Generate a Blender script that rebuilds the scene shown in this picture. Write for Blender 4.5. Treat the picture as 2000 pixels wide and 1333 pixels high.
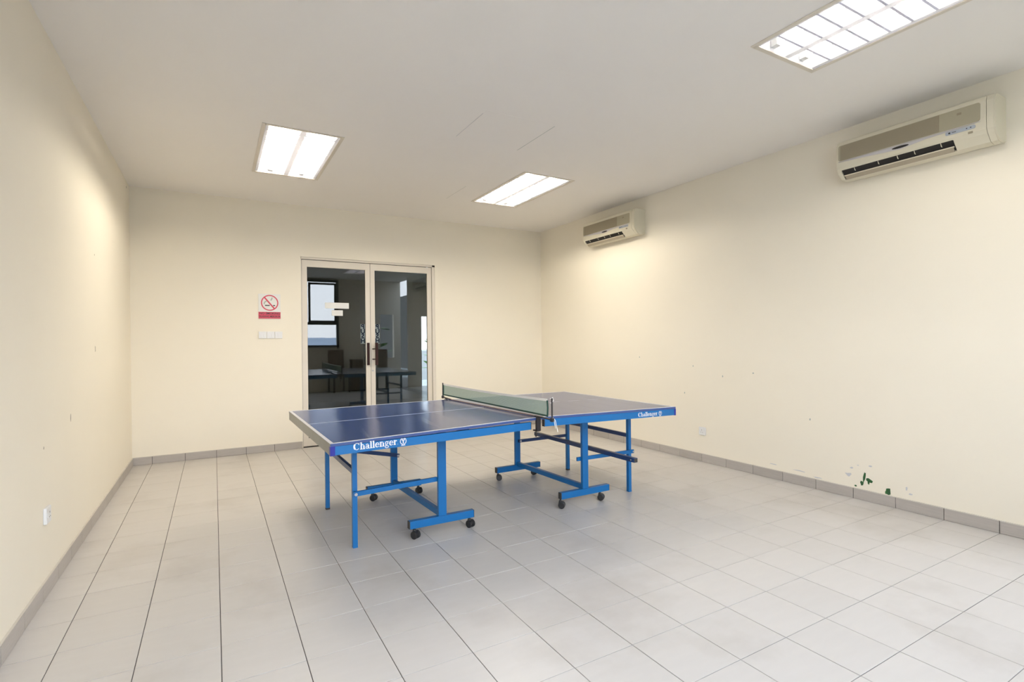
import bpy, bmesh, math, random
from mathutils import Vector, Matrix
random.seed(7)
for o in list(bpy.data.objects): bpy.data.objects.remove(o)
S = bpy.context.scene
COL = S.collection

# ------------------------------------------------------------------ camera
CX, CY, CZ = 0.78376, -6.95768, 1.32130
YAW, PITCH, ROLL, FPX = 0.52130, -0.000894, -0.010637, 1013.9545
cd = bpy.data.cameras.new('camera'); cam = bpy.data.objects.new('camera', cd); COL.objects.link(cam)
_f = Vector((math.sin(YAW)*math.cos(PITCH), math.cos(YAW)*math.cos(PITCH), math.sin(PITCH)))
_r = Vector((math.cos(YAW), -math.sin(YAW), 0)); _u = _r.cross(_f)
_r2 = math.cos(ROLL)*_r + math.sin(ROLL)*_u; _u2 = -math.sin(ROLL)*_r + math.cos(ROLL)*_u
cam.matrix_world = Matrix(((_r2.x, _u2.x, -_f.x, CX), (_r2.y, _u2.y, -_f.y, CY), (_r2.z, _u2.z, -_f.z, CZ), (0, 0, 0, 1)))
cd.sensor_fit = 'HORIZONTAL'; cd.sensor_width = 36; cd.lens = FPX/2000*36
cd.clip_start = 0.02; cd.clip_end = 2000
S.camera = cam

# ------------------------------------------------------------------ world, exposure
SKY = 6.4
TUBE = 105.0
w = bpy.data.worlds.new('world'); S.world = w; w.use_nodes = True
nt = w.node_tree; nt.nodes.clear()
out = nt.nodes.new('ShaderNodeOutputWorld'); bg = nt.nodes.new('ShaderNodeBackground')
tc = nt.nodes.new('ShaderNodeTexCoord'); sp = nt.nodes.new('ShaderNodeSeparateXYZ'); rp = nt.nodes.new('ShaderNodeValToRGB')
nt.links.new(tc.outputs['Generated'], sp.inputs[0]); nt.links.new(sp.outputs['Z'], rp.inputs[0])
rp.color_ramp.elements[0].position = 0.0; rp.color_ramp.elements[0].color = (0.90, 0.94, 1.0, 1)
rp.color_ramp.elements[1].position = 0.6; rp.color_ramp.elements[1].color = (0.72, 0.83, 1.0, 1)
nt.links.new(rp.outputs[0], bg.inputs[0]); bg.inputs[1].default_value = SKY
nt.links.new(bg.outputs[0], out.inputs[0])
S.cycles.use_adaptive_sampling = True; S.cycles.adaptive_threshold = 0.05
S.cycles.max_bounces = 7; S.cycles.glossy_bounces = 3; S.cycles.transmission_bounces = 6; S.cycles.use_light_tree = False
S.cycles.sample_clamp_indirect = 4.0
S.cycles.caustics_reflective = False; S.cycles.caustics_refractive = False
S.view_settings.view_transform = 'Standard'; S.view_settings.look = 'None'
S.view_settings.exposure = 0.7; S.view_settings.gamma = 1; S.view_settings.use_curve_mapping = False

# ------------------------------------------------------------------ materials
def mat(name, col, rough=0.5, metal=0.0, var=0.0, vscale=6.0, bump=0.0, bscale=300.0, stretch=None, objvar=0.0, coat=0.0, col2=None, spec=0.5):
    m = bpy.data.materials.new(name); m.use_nodes = True
    t = m.node_tree; b = t.nodes['Principled BSDF']
    b.inputs['Roughness'].default_value = rough; b.inputs['Metallic'].default_value = metal
    b.inputs['Specular IOR Level'].default_value = spec
    if coat: b.inputs['Coat Weight'].default_value = coat; b.inputs['Coat Roughness'].default_value = 0.12
    c4 = (*col, 1); b.inputs['Base Color'].default_value = c4
    tcn = t.nodes.new('ShaderNodeTexCoord'); src = tcn.outputs['Object']
    if stretch:
        mp = t.nodes.new('ShaderNodeMapping'); mp.inputs['Scale'].default_value = stretch
        t.links.new(src, mp.inputs[0]); src = mp.outputs[0]
    colour = None
    if var:
        n = t.nodes.new('ShaderNodeTexNoise'); n.inputs['Scale'].default_value = vscale; n.inputs['Detail'].default_value = 5
        t.links.new(src, n.inputs['Vector'])
        mx = t.nodes.new('ShaderNodeMix'); mx.data_type = 'RGBA'
        d = col2 if col2 else tuple(max(0, c*(1-var)) for c in col)
        l = tuple(min(1, c*(1+var*0.5)) for c in col)
        mx.inputs['A'].default_value = (*d, 1); mx.inputs['B'].default_value = (*l, 1)
        t.links.new(n.outputs['Fac'], mx.inputs['Factor']); colour = mx.outputs['Result']
    if objvar:
        oi = t.nodes.new('ShaderNodeObjectInfo'); hsv = t.nodes.new('ShaderNodeHueSaturation')
        mr = t.nodes.new('ShaderNodeMapRange'); mr.inputs['To Min'].default_value = 1-objvar; mr.inputs['To Max'].default_value = 1+objvar
        t.links.new(oi.outputs['Random'], mr.inputs['Value']); t.links.new(mr.outputs[0], hsv.inputs['Value'])
        if colour is None: hsv.inputs['Color'].default_value = c4
        else: t.links.new(colour, hsv.inputs['Color'])
        colour = hsv.outputs[0]
    if colour is not None: t.links.new(colour, b.inputs['Base Color'])
    if bump:
        n2 = t.nodes.new('ShaderNodeTexNoise'); n2.inputs['Scale'].default_value = bscale; n2.inputs['Detail'].default_value = 3
        t.links.new(tcn.outputs['Object'], n2.inputs['Vector'])
        bp = t.nodes.new('ShaderNodeBump'); bp.inputs['Strength'].default_value = bump; bp.inputs['Distance'].default_value = 0.002
        t.links.new(n2.outputs['Fac'], bp.inputs['Height']); t.links.new(bp.outputs[0], b.inputs['Normal'])
    return m
M = {}
M['wall'] = mat('cream_wall_paint', (0.90, 0.838, 0.712), 0.62, var=0.03, vscale=1.5, bump=0.12, bscale=180)
M['ceil'] = mat('ceiling_paint', (0.93, 0.90, 0.865), 0.8, var=0.02, vscale=2, bump=0.05)
M['tile'] = mat('floor_tile_glaze', (0.625, 0.592, 0.562), 0.33, var=0.07, vscale=9, stretch=(0.35, 2.2, 1), objvar=0.02, bump=0.06, bscale=120)
M['grout'] = mat('grout', (0.075, 0.065, 0.065), 0.9)
M['skirt'] = mat('skirting_tile', (0.47, 0.432, 0.398), 0.42, var=0.16, vscale=16, stretch=(0.5, 0.5, 7), objvar=0.05)
M['skirtcap'] = mat('skirting_grout_line', (0.66, 0.62, 0.55), 0.8, var=0.1)
M['alu'] = mat('powder_coated_aluminium', (0.76, 0.70, 0.61), 0.38, var=0.02)
M['gap'] = mat('dark_rubber_gasket', (0.045, 0.04, 0.035), 0.7)
M['brown'] = mat('dark_brown_handle', (0.035, 0.016, 0.015), 0.5, spec=0.15)
M['steel'] = mat('steel', (0.55, 0.55, 0.56), 0.3, 0.9)
M['white'] = mat('white_plastic', (0.80, 0.80, 0.80), 0.35)
M['paper'] = mat('white_paper', (0.82, 0.82, 0.80), 0.7)
M['red'] = mat('sign_red', (0.62, 0.045, 0.09), 0.4)
M['black'] = mat('black_print', (0.02, 0.02, 0.02), 0.5)
M['smoke'] = mat('sign_grey', (0.42, 0.46, 0.43), 0.5)
M['sticker'] = mat('sticker_film', (0.20, 0.24, 0.245), 0.6)
M['stickerink'] = mat('sticker_ink', (0.008, 0.014, 0.03), 0.7, spec=0.1)
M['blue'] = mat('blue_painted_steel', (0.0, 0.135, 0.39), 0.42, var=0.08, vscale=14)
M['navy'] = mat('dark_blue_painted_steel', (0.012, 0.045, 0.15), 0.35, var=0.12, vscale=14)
M['cap'] = mat('blue_plastic_corner', (0.012, 0.015, 0.25), 0.35)
M['top'] = mat('table_top_blue', (0.030, 0.068, 0.225), 0.19, var=0.05, vscale=5)
M['band'] = mat('table_edge_blue', (0.045, 0.085, 0.25), 0.4, var=0.15, vscale=20)
M['line'] = mat('white_table_line', (0.74, 0.74, 0.76), 0.45)
M['endgrey'] = mat('worn_glare_grey_apron', (0.27, 0.28, 0.265), 0.36, 0.25, var=0.2, vscale=9)  # blue apron: grazing wall glare and wear put into a grey base
M['rubber'] = mat('black_rubber', (0.014, 0.014, 0.016), 0.45)
M['netgreen'] = mat('net_green', (0.30, 0.42, 0.34), 0.8)
M['netdark'] = mat('net_border_green', (0.015, 0.06, 0.045), 0.8)
M['tape'] = mat('net_tape', (0.86, 0.85, 0.80), 0.7)
M['metalblk'] = mat('black_metal', (0.018, 0.014, 0.016), 0.4)
M['rod'] = mat('rusty_rod', (0.16, 0.075, 0.07), 0.5, var=0.3, vscale=30)
M['acbody'] = mat('aged_cream_plastic', (0.74, 0.69, 0.55), 0.4, var=0.05, vscale=5)
M['acgrille'] = mat('brown_mesh_grille', (0.33, 0.285, 0.20), 0.7, var=0.18, vscale=420)
M['acplain'] = mat('beige_panel', (0.42, 0.38, 0.27), 0.5)
M['actrim'] = mat('lavender_trim', (0.60, 0.57, 0.58), 0.35)
M['acdisp'] = mat('grey_blue_display', (0.42, 0.46, 0.52), 0.3)
M['acdark'] = mat('dark_louver_interior', (0.012, 0.010, 0.009), 0.6)
M['acflap'] = mat('stained_flap', (0.42, 0.36, 0.27), 0.5)
M['reflector'] = mat('white_reflector', (0.86, 0.86, 0.88), 0.35)
M['blade'] = mat('louver_blade', (0.80, 0.80, 0.86), 0.3)
def translucent(name, col, tr):
    m = bpy.data.materials.new(name); m.use_nodes = True; t = m.node_tree; t.nodes.clear()
    o = t.nodes.new('ShaderNodeOutputMaterial'); mx = t.nodes.new('ShaderNodeMixShader'); a = t.nodes.new('ShaderNodeBsdfDiffuse'); b = t.nodes.new('ShaderNodeBsdfTranslucent')
    a.inputs[0].default_value = (*col, 1); b.inputs[0].default_value = (*col, 1); mx.inputs[0].default_value = tr
    t.links.new(a.outputs[0], mx.inputs[1]); t.links.new(b.outputs[0], mx.inputs[2]); t.links.new(mx.outputs[0], o.inputs[0]); return m
M['blade'] = translucent('louver_spine_acrylic', (0.86, 0.86, 0.88), 0.5)
M['crossblade'] = translucent('louver_blade_lavender_shade', (0.78, 0.78, 0.90), 0.06)  # pale lavender cell shading put into the blade colour
M['green'] = mat('exposed_green_paint', (0.035, 0.14, 0.03), 0.7, var=0.5, vscale=40, col2=(0.01, 0.03, 0.03))
M['chip'] = mat('chipped_plaster_grey', (0.60, 0.60, 0.62), 0.8)
M['scuff'] = mat('scuff_grey', (0.36, 0.33, 0.28), 0.8)
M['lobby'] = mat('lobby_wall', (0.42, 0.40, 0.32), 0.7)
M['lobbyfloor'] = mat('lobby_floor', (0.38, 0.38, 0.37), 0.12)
M['winframe'] = mat('dark_window_frame', (0.03, 0.035, 0.045), 0.4)
M['chair'] = mat('brown_upholstery', (0.16, 0.10, 0.065), 0.6)
M['concrete'] = mat('pale_concrete', (0.55, 0.55, 0.55), 0.8)
M['low_bounce'] = mat('dark_low_bounce', (0.13, 0.125, 0.12), 0.8, var=0.3, vscale=3)  # outdoor surfaces darkened so less daylight bounces onto the ceiling
M['earth'] = mat('hazy_ground', (0.22, 0.25, 0.24), 0.9, var=0.3, vscale=0.02)
M['leaf'] = mat('leaf', (0.06, 0.20, 0.02), 0.5, objvar=0.2)
M['city'] = mat('hazy_city', (0.60, 0.70, 0.86), 1.0)
def grime(m, strength=0.16, scale=0.9):
    t = m.node_tree; b = t.nodes['Principled BSDF']; src = b.inputs['Base Color'].links[0].from_socket
    g = t.nodes.new('ShaderNodeNewGeometry'); n = t.nodes.new('ShaderNodeTexNoise'); n.inputs['Scale'].default_value = scale; n.inputs['Detail'].default_value = 6; n.inputs['Roughness'].default_value = 0.6
    t.links.new(g.outputs['Position'], n.inputs['Vector'])
    r = t.nodes.new('ShaderNodeMapRange'); r.inputs['From Min'].default_value = 0.52; r.inputs['From Max'].default_value = 0.78; r.inputs['To Max'].default_value = strength
    t.links.new(n.outputs['Fac'], r.inputs['Value'])
    mx = t.nodes.new('ShaderNodeMix'); mx.data_type = 'RGBA'; mx.inputs['B'].default_value = (0.30, 0.25, 0.20, 1)
    t.links.new(r.outputs[0], mx.inputs['Factor']); t.links.new(src, mx.inputs['A']); t.links.new(mx.outputs['Result'], b.inputs['Base Color'])
grime(M['tile'], 0.35, 1.3)
def emis(name, col, st):
    m = bpy.data.materials.new(name); m.use_nodes = True; t = m.node_tree; t.nodes.clear()
    o = t.nodes.new('ShaderNodeOutputMaterial'); e = t.nodes.new('ShaderNodeEmission')
    e.inputs[0].default_value = (*col, 1); e.inputs[1].default_value = st; t.links.new(e.outputs[0], o.inputs[0]); return m
M['tube_dim'] = emis('dimmed_fluorescent_tube', (1.0, 0.93, 0.80), TUBE*0.38)  # near light turned down to weaken its hot spot on the wall
M['tube'] = emis('fluorescent_tube', (1.0, 0.92, 0.77), TUBE)
def glassmat():
    m = bpy.data.materials.new('tinted_glass'); m.use_nodes = True; b = m.node_tree.nodes['Principled BSDF']
    b.inputs['Base Color'].default_value = (0.36, 0.40, 0.41, 1); b.inputs['Roughness'].default_value = 0.0
    b.inputs['Transmission Weight'].default_value = 1.0; b.inputs['IOR'].default_value = 1.62
    n = m.node_tree.nodes.new('ShaderNodeTexNoise'); n.inputs['Scale'].default_value = 0.6
    bp = m.node_tree.nodes.new('ShaderNodeBump'); bp.inputs['Strength'].default_value = 0.01; bp.inputs['Distance'].default_value = 0.002
    m.node_tree.links.new(n.outputs['Fac'], bp.inputs['Height']); m.node_tree.links.new(bp.outputs[0], b.inputs['Normal'])
    return m
M['glass'] = glassmat()

# ------------------------------------------------------------------ mesh helpers (all coordinates are world metres)
class MB:
    def __init__(s): s.v = []; s.f = []
    def box(s, x0, x1, y0, y1, z0, z1):
        i = len(s.v)
        s.v += [(x, y, z) for z in (z0, z1) for y in (y0, y1) for x in (x0, x1)]
        s.f += [tuple(i+k for k in q) for q in ((0, 2, 3, 1), (4, 5, 7, 6), (0, 1, 5, 4), (2, 6, 7, 3), (0, 4, 6, 2), (1, 3, 7, 5))]
        return s
    def bar(s, a, b, wy, wz, up=(0, 0, 1)):
        a = Vector(a); b = Vector(b); d = (b-a).normalized(); up = Vector(up)
        sd = d.cross(up).normalized(); u2 = sd.cross(d).normalized()
        i = len(s.v)
        for p in (a, b):
            for q, r in ((-1, -1), (1, -1), (1, 1), (-1, 1)): s.v.append(tuple(p + sd*wy/2*q + u2*wz/2*r))
        s.f += [tuple(i+k for k in q) for q in ((0, 3, 2, 1), (4, 5, 6, 7), (0, 1, 5, 4), (1, 2, 6, 5), (2, 3, 7, 6), (3, 0, 4, 7))]
        return s
    def tube(s, pts, r, n=8, cap=True):
        pts = [Vector(p) for p in pts]; base = len(s.v)
        rs = r if isinstance(r, (list, tuple)) else [r]*len(pts)
        for k, p in enumerate(pts):
            d = (pts[min(k+1, len(pts)-1)] - pts[max(k-1, 0)]).normalized()
            up = Vector((0, 0, 1)) if abs(d.z) < 0.95 else Vector((1, 0, 0))
            a = d.cross(up).normalized(); b = a.cross(d).normalized()
            for j in range(n):
                t = 2*math.pi*j/n; s.v.append(tuple(p + a*math.cos(t)*rs[k] + b*math.sin(t)*rs[k]))
        for k in range(len(pts)-1):
            for j in range(n):
                A = base+k*n+j; B = base+k*n+(j+1) % n; s.f.append((A, B, B+n, A+n))
        if cap:
            s.f.append(tuple(base+j for j in reversed(range(n)))); e = base+(len(pts)-1)*n; s.f.append(tuple(e+j for j in range(n)))
        return s
    def prism(s, poly, axis, a0, a1):
        """extrude a 2D polygon along an axis; poly in the two other axes, in order"""
        n = len(poly); i = len(s.v)
        for a in (a0, a1):
            for p, q in poly: s.v.append({'x': (a, p, q), 'y': (p, a, q), 'z': (p, q, a)}[axis])
        s.f.append(tuple(i+k for k in range(n))); s.f.append(tuple(i+n+k for k in reversed(range(n))))
        for k in range(n):
            j = (k+1) % n; s.f.append((i+k, i+n+k, i+n+j, i+j))
        return s
    def build(s, name, m, parent=None, bevel=0.0, warp=None, smooth=False, root=None):
        me = bpy.data.meshes.new(name)
        r = Vector((0, 0, 0)); q = parent
        while q is not None: r += q.location; q = q.parent
        vs = [warp(*v) if warp else v for v in s.v]
        me.from_pydata([tuple(Vector(v)-r) for v in vs], [], s.f)
        b = bmesh.new(); b.from_mesh(me); bmesh.ops.recalc_face_normals(b, faces=b.faces)
        if bevel: bmesh.ops.bevel(b, geom=list(b.edges), offset=bevel, segments=2, profile=0.5, affect='EDGES', clamp_overlap=True)
        b.to_mesh(me); b.free()
        me.materials.append(M[m] if isinstance(m, str) else m)
        if smooth:
            for p in me.polygons: p.use_smooth = True
        o = bpy.data.objects.new(name, me); COL.objects.link(o); o.parent = parent
        return o
def thing(name, loc, label, cat, group=None):
    o = bpy.data.objects.new(name, None); COL.objects.link(o); o.location = loc; o.empty_display_size = 0.1
    o['label'] = label; o['category'] = cat
    if group: o['group'] = group
    return o
def struct(o, label=None):
    o['kind'] = 'structure'
    if label: o['label'] = label
    return o
def strokes_mesh(mb, strokes, fx, fz, y, th=0.0008):
    """flat strokes (polyline, width) laid on a plane of constant y, facing -y"""
    k = 0
    for pts, wd in strokes:
        for (a, b) in zip(pts[:-1], pts[1:]):
            ax, az = fx(a[0]), fz(a[1]); bx_, bz = fx(b[0]), fz(b[1])
            d = Vector((bx_-ax, 0, bz-az)); k += 1; yk = y-(k % 40)*1e-5
            if d.length < 1e-9: continue
            e = d.normalized()*wd*0.2; d.normalize()
            mb.bar((ax-e.x, yk, az-e.z), (bx_+e.x, yk, bz+e.z), th, wd, up=(-d.z, 0, d.x))
def arc(cx, cy, rx, ry, a0, a1, n=14):
    return [(cx+rx*math.cos(math.radians(a0+(a1-a0)*k/n)), cy+ry*math.sin(math.radians(a0+(a1-a0)*k/n))) for k in range(n+1)]

# ------------------------------------------------------------------ the room
W, H = 5.3238, 3.0449
REAR = -7.6
RW_END = -6.55            # the right wall stops here, an opening to daylight follows
X0, PX = 0.1821, 0.30828
Y0, PY = -4.3521, 0.30435
DX0, DX1, DZ = 1.736, 3.522, 2.404      # door opening
TH = 0.15
fl = struct(MB().box(-TH, 9.0, REAR-TH, TH, -0.12, -0.003).build('floor', 'grout'), 'floor of pale beige square tiles with thin dark joints')

def tile_edges(o, p, lo, hi):
    e = [lo]; k = math.ceil((lo-o)/p + 0.02)
    while o+k*p < hi-0.006: e.append(o+k*p); k += 1
    return e+[hi]
xe = tile_edges(X0, PX, 0.0, W); ye = tile_edges(Y0, PY, REAR, 0.0)
cells = []
for i in range(len(xe)-1):
    for j in range(len(ye)-1):
        mx, my = (xe[i]+xe[i+1])/2, (ye[j]+ye[j+1])/2
        d = Vector((mx-CX, my-CY, -CZ)); dep = d.dot(_f)
        vis = False
        for qx in (xe[i], xe[i+1]):
            for qy in (ye[j], ye[j+1]):
                e = Vector((qx-CX, qy-CY, -CZ)); dp = e.dot(_f)
                if dp > 0.2 and abs(e.dot(_r2)/dp) < 1000/FPX and abs(e.dot(_u2)/dp) < 666.5/FPX: vis = True
        cells.append((0 if vis else 1, dep, xe[i], xe[i+1], ye[j], ye[j+1]))
cells.sort()
tile_cache = {}
def tile_mesh(w_, d_, name='tile'):
    k = (round(w_, 3), round(d_, 3))
    if k not in tile_cache:
        me = bpy.data.meshes.new(name); b = bmesh.new(); c = 0.0012
        gx, gy = 0.0017, 0.0015
        A = [(gx, gy), (w_-gx, gy), (w_-gx, d_-gy), (gx, d_-gy)]
        Bp = [(gx+c, gy+c), (w_-gx-c, gy+c), (w_-gx-c, d_-gy-c), (gx+c, d_-gy-c)]
        v0 = [b.verts.new((x, y, -0.004)) for x, y in A]; v1 = [b.verts.new((x, y, -c*0.6)) for x, y in A]; v2 = [b.verts.new((x, y, 0)) for x, y in Bp]
        b.faces.new(v2)
        for k2 in range(4):
            j2 = (k2+1) % 4; b.faces.new((v0[k2], v0[j2], v1[j2], v1[k2])); b.faces.new((v1[k2], v1[j2], v2[j2], v2[k2]))
        b.to_mesh(me); b.free(); me.materials.append(M['tile']); tile_cache[k] = me
    return tile_cache[k]
nvis = 0; rest = MB()
for c in cells:
    flag, dep, a0, a1, b0, b1 = c
    if flag == 0 and nvis < 300:
        o = bpy.data.objects.new('tile', tile_mesh(a1-a0, b1-b0)); COL.objects.link(o)
        o.location = (a0, b0, random.uniform(-0.0004, 0.0003)); o.parent = fl; nvis += 1
    else: rest.box(a0+0.0014, a1-0.0014, b0+0.001, b1-0.001, -0.004, -0.0002)
rt = rest.build('tile_field', 'tile', fl); rt['kind'] = 'stuff'

# walls (boxes outside the room volume)
wl = struct(MB().box(-TH, 0, REAR-TH, TH, 0, H+0.195).build('wall_left', 'wall'))
wb = MB(); wb.box(0, DX0, 0, TH, 0, H); wb.box(DX1, W+TH, 0, TH, 0, H); wb.box(DX0, DX1, 0, TH, DZ, H)
wbk = struct(wb.build('wall_back', 'wall'))
wr = struct(MB().box(W, W+TH, RW_END, 0, 0, H).build('wall_right', 'wall'))
wrm = MB(); rwins = [(0.15, 1.55, 0.0, 2.2), (1.7, 3.71, 1.24, 2.98), (4.88, 5.28, 0.87, 2.11)]  # first opening is added, out of view, for low daylight
xs2 = sorted({0.0, W+TH} | {v for q in rwins for v in q[:2]}); zs2 = sorted({0.0, H} | {v for q in rwins for v in q[2:]})
for i in range(len(xs2)-1):
    for j in range(len(zs2)-1):
        mx, mz = (xs2[i]+xs2[i+1])/2, (zs2[j]+zs2[j+1])/2
        if any(q[0] < mx < q[1] and q[2] < mz < q[3] for q in rwins): continue
        wrm.box(xs2[i], xs2[i+1], REAR-TH, REAR, zs2[j], zs2[j+1])
struct(wrm.build('wall_rear', 'wall'))

# lights sit in holes of the ceiling
LIGHTS = [(1.150, 1.732, -2.462, -1.190), (3.570, 4.163, -2.418, -1.190), (3.572, 4.148, -6.270, -5.030)]
xs = sorted({-TH, W+TH} | {l[0] for l in LIGHTS} | {l[1] for l in LIGHTS}); ys = sorted({REAR-TH, TH} | {l[2] for l in LIGHTS} | {l[3] for l in LIGHTS})
cm = MB()
for i in range(len(xs)-1):
    for j in range(len(ys)-1):
        mx, my = (xs[i]+xs[i+1])/2, (ys[j]+ys[j+1])/2
        if any(l[0] < mx < l[1] and l[2] < my < l[3] for l in LIGHTS): continue
        cm.box(xs[i], xs[i+1], ys[j], ys[j+1], H, H+0.012)
cm.box(-TH, W+TH, REAR-TH, TH, H+0.195, H+0.21)
ceil = struct(cm.build('ceiling', 'ceil'), 'flat off-white plaster ceiling with recessed light openings')
# access hatch in the ceiling: thin board with a shadow gap round it
hp = MB().box(2.570, 3.180, -3.510, -2.915, H-0.0007, H+0.001).build('access_panel', 'ceil', ceil)
MB().box(3.1795, 3.1835, -3.510, -2.915, H-0.0011, H).build('panel_joint', 'smoke', ceil)
MB().box(3.2330, 3.2345, -1.700, -1.140, H-0.001, H).build('plaster_crack', 'smoke', ceil)
MB().box(2.566, 2.5685, -3.45, -2.95, H-0.001, H).build('panel_joint', 'chip', ceil)

# skirting tiles, one by one
def skirting(name, along, fixed, lo, hi, edges, sgn):
    body = MB()
    if along == 'x': body.box(lo, hi, fixed-0.004, fixed, 0, 0.084)
    elif sgn > 0: body.box(fixed, fixed+0.004, lo, hi, 0, 0.084)
    else: body.box(fixed-0.004, fixed, lo, hi, 0, 0.084)
    root = struct(body.build(name, 'grout'))
    ed = [lo]+[e for e in edges if lo+0.02 < e < hi-0.02]+[hi]
    for a, b in zip(ed[:-1], ed[1:]):
        t = MB(); g = 0.0021
        if along == 'x': t.box(a+g, b-g, fixed-0.0115, fixed-0.003, 0.0015, 0.083)
        elif sgn > 0: t.box(fixed+0.003, fixed+0.0115, a+g, b-g, 0.0015, 0.083)
        else: t.box(fixed-0.0115, fixed-0.003, a+g, b-g, 0.0015, 0.083)
        t.build('skirting_tile', 'skirt', root, bevel=0.0005)
    c = MB()
    if along == 'x': c.box(lo, hi, fixed-0.010, fixed, 0.083, 0.087)
    elif sgn > 0: c.box(fixed, fixed+0.010, lo, hi, 0.083, 0.087)
    else: c.box(fixed-0.010, fixed, lo, hi, 0.083, 0.087)
    c.build('grout_bead', 'skirtcap', root)
    return root
skirting('baseboard_left', 'y', 0.0, REAR+0.02, -0.012, ye, +1)
skirting('baseboard_right', 'y', W, RW_END, -0.012, ye, -1)
skirting('baseboard_back', 'x', 0.0, 0.0, DX0-0.002, xe, 0)
skirting('baseboard_back', 'x', 0.0, DX1+0.002, W, xe, 0)

# chipped paint low on the right wall; scuffs
def blob(y, z, ry, rz, m, name, seed, n=11, ang=0.0, parent=wr, x=W, sg=-1, th=0.0012):
    rnd = random.Random(seed); pts = []; ry *= 1.25; rz *= 1.25
    for k in range(n):
        t = 2*math.pi*k/n; r = rnd.uniform(0.55, 1.1)
        a, b = ry*r*math.cos(t), rz*r*math.sin(t)
        pts.append((y+a*math.cos(ang)-b*math.sin(ang), z+a*math.sin(ang)+b*math.cos(ang)))
    return MB().prism(pts, 'x', x, x+sg*th).build(name, m, parent)
for k, (y, z, ry, rz, an) in enumerate([(-4.735, 0.185, 0.008, 0.045, 0.15), (-4.718, 0.135, 0.013, 0.016, 0), (-4.775, 0.170, 0.026, 0.014, 0.2), (-4.768, 0.150, 0.008, 0.014, 0), (-4.905, 0.112, 0.020, 0.024, 0.4), (-4.670, 0.105, 0.009, 0.006, 0)]):
    blob(y, z, ry, rz, 'green', 'green_chip', 10+k, ang=an)
for k, (y, z, ry, rz) in enumerate([(-4.615, 0.185, 0.022, 0.014), (-4.640, 0.245, 0.012, 0.006), (-4.78, 0.285, 0.012, 0.007), (-5.03, 0.165, 0.006, 0.016), (-5.06, 0.130, 0.014, 0.006), (-4.69, 0.275, 0.010, 0.003), (-4.20, 0.125, 0.05, 0.004), (-3.95, 0.135, 0.04, 0.004), (-4.36, 0.100, 0.04, 0.004)]):
    blob(y, z, ry, rz, 'chip', 'plaster_chip', 40+k)
def on_left(y, z, ry, rz, s): blob(y, z, ry, rz, 'scuff', 'scuff_mark', s, parent=wl, x=0.0, sg=1, th=0.0008)
on_left(-1.95, 1.29, 0.008, 0.022, 3); on_left(-2.75, 0.87, 0.007, 0.024, 4); on_left(-0.20, 2.98, 0.012, 0.010, 5); on_left(-1.94, 2.01, 0.006, 0.006, 6); on_left(-3.35, 0.78, 0.005, 0.007, 8)
for k, (y, z) in enumerate([(-2.9, 0.72), (-3.02, 1.02), (-3.4, 0.93), (-2.2, 1.1), (-3.75, 0.98), (-4.3, 0.60)]):
    blob(y, z, 0.006, 0.009, 'smoke', 'scuff_mark', 70+k, th=0.0008)

# ------------------------------------------------------------------ double glazed door leaves in the back wall
dn = struct(bpy.data.objects.new('door_1', None)); COL.objects.link(dn); dn.location = (2.63, 0, 0)
dn['label'] = 'cream aluminium double door with tinted glass panes'
YD = 0.022    # face of the leaves lies this far behind the wall face
fm = MB(); fm.box(DX0, DX0+0.010, 0.004, 0.10, 0, DZ); fm.box(DX1-0.042, DX1, 0.004, 0.10, 0, DZ); fm.box(DX0, DX1, 0.004, 0.10, DZ-0.028, DZ)
fm.build('door_frame', 'alu', dn, bevel=0.002)
MB().box(DX0+0.010, DX1-0.042, 0.05, 0.09, 0.0, DZ-0.028).box(DX0+0.010, DX0+0.02, 0.03, 0.09, 0, DZ-0.028)
MB().box(DX0-0.006, DX1+0.006, -0.006, 0.004, DZ, DZ+0.012).build('plaster_bead', 'wall', dn)
bx0, bx1 = DX0+0.010, DX1-0.042
gk = MB(); gk.box(bx0, bx0+0.004, YD+0.006, 0.09, 0.0, DZ-0.03); gk.box(bx1-0.004, bx1, YD+0.006, 0.09, 0, DZ-0.03); gk.box(bx0, bx1, YD+0.006, 0.09, DZ-0.034, DZ-0.028); gk.box(2.6055, 2.6105, YD+0.01, 0.055, 0.01, DZ-0.034)
gk.build('gasket', 'gap', dn)
def leaf(x0, x1, s_l, s_r, nm):
    z0, z1 = 0.012, DZ-0.034; r_t, r_b = 0.086, 0.098; d = 0.04
    m = MB()
    m.box(x0, x0+s_l, YD, YD+d, z0, z1); m.box(x1-s_r, x1, YD, YD+d, z0, z1)
    m.box(x0+s_l, x1-s_r, YD, YD+d, z1-r_t, z1); m.box(x0+s_l, x1-s_r, YD, YD+d, z0, z0+r_b)
    L = m.build('door_leaf', 'alu', dn)
    g = MB(); g.box(x0+s_l-0.004, x1-s_r+0.004, YD+0.017, YD+0.023, z0+r_b-0.004, z1-r_t+0.004)
    g.build('glass_pane', 'glass', L)
    return L
LL = leaf(1.7505, 2.6055, 0.062, 0.062, 'l'); RL = leaf(2.6105, 3.4755, 0.058, 0.064, 'r')
MB().box(1.7505, 3.4755, YD+0.004, 0.10, 0.0, 0.010).build('threshold', 'gap', dn)
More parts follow.
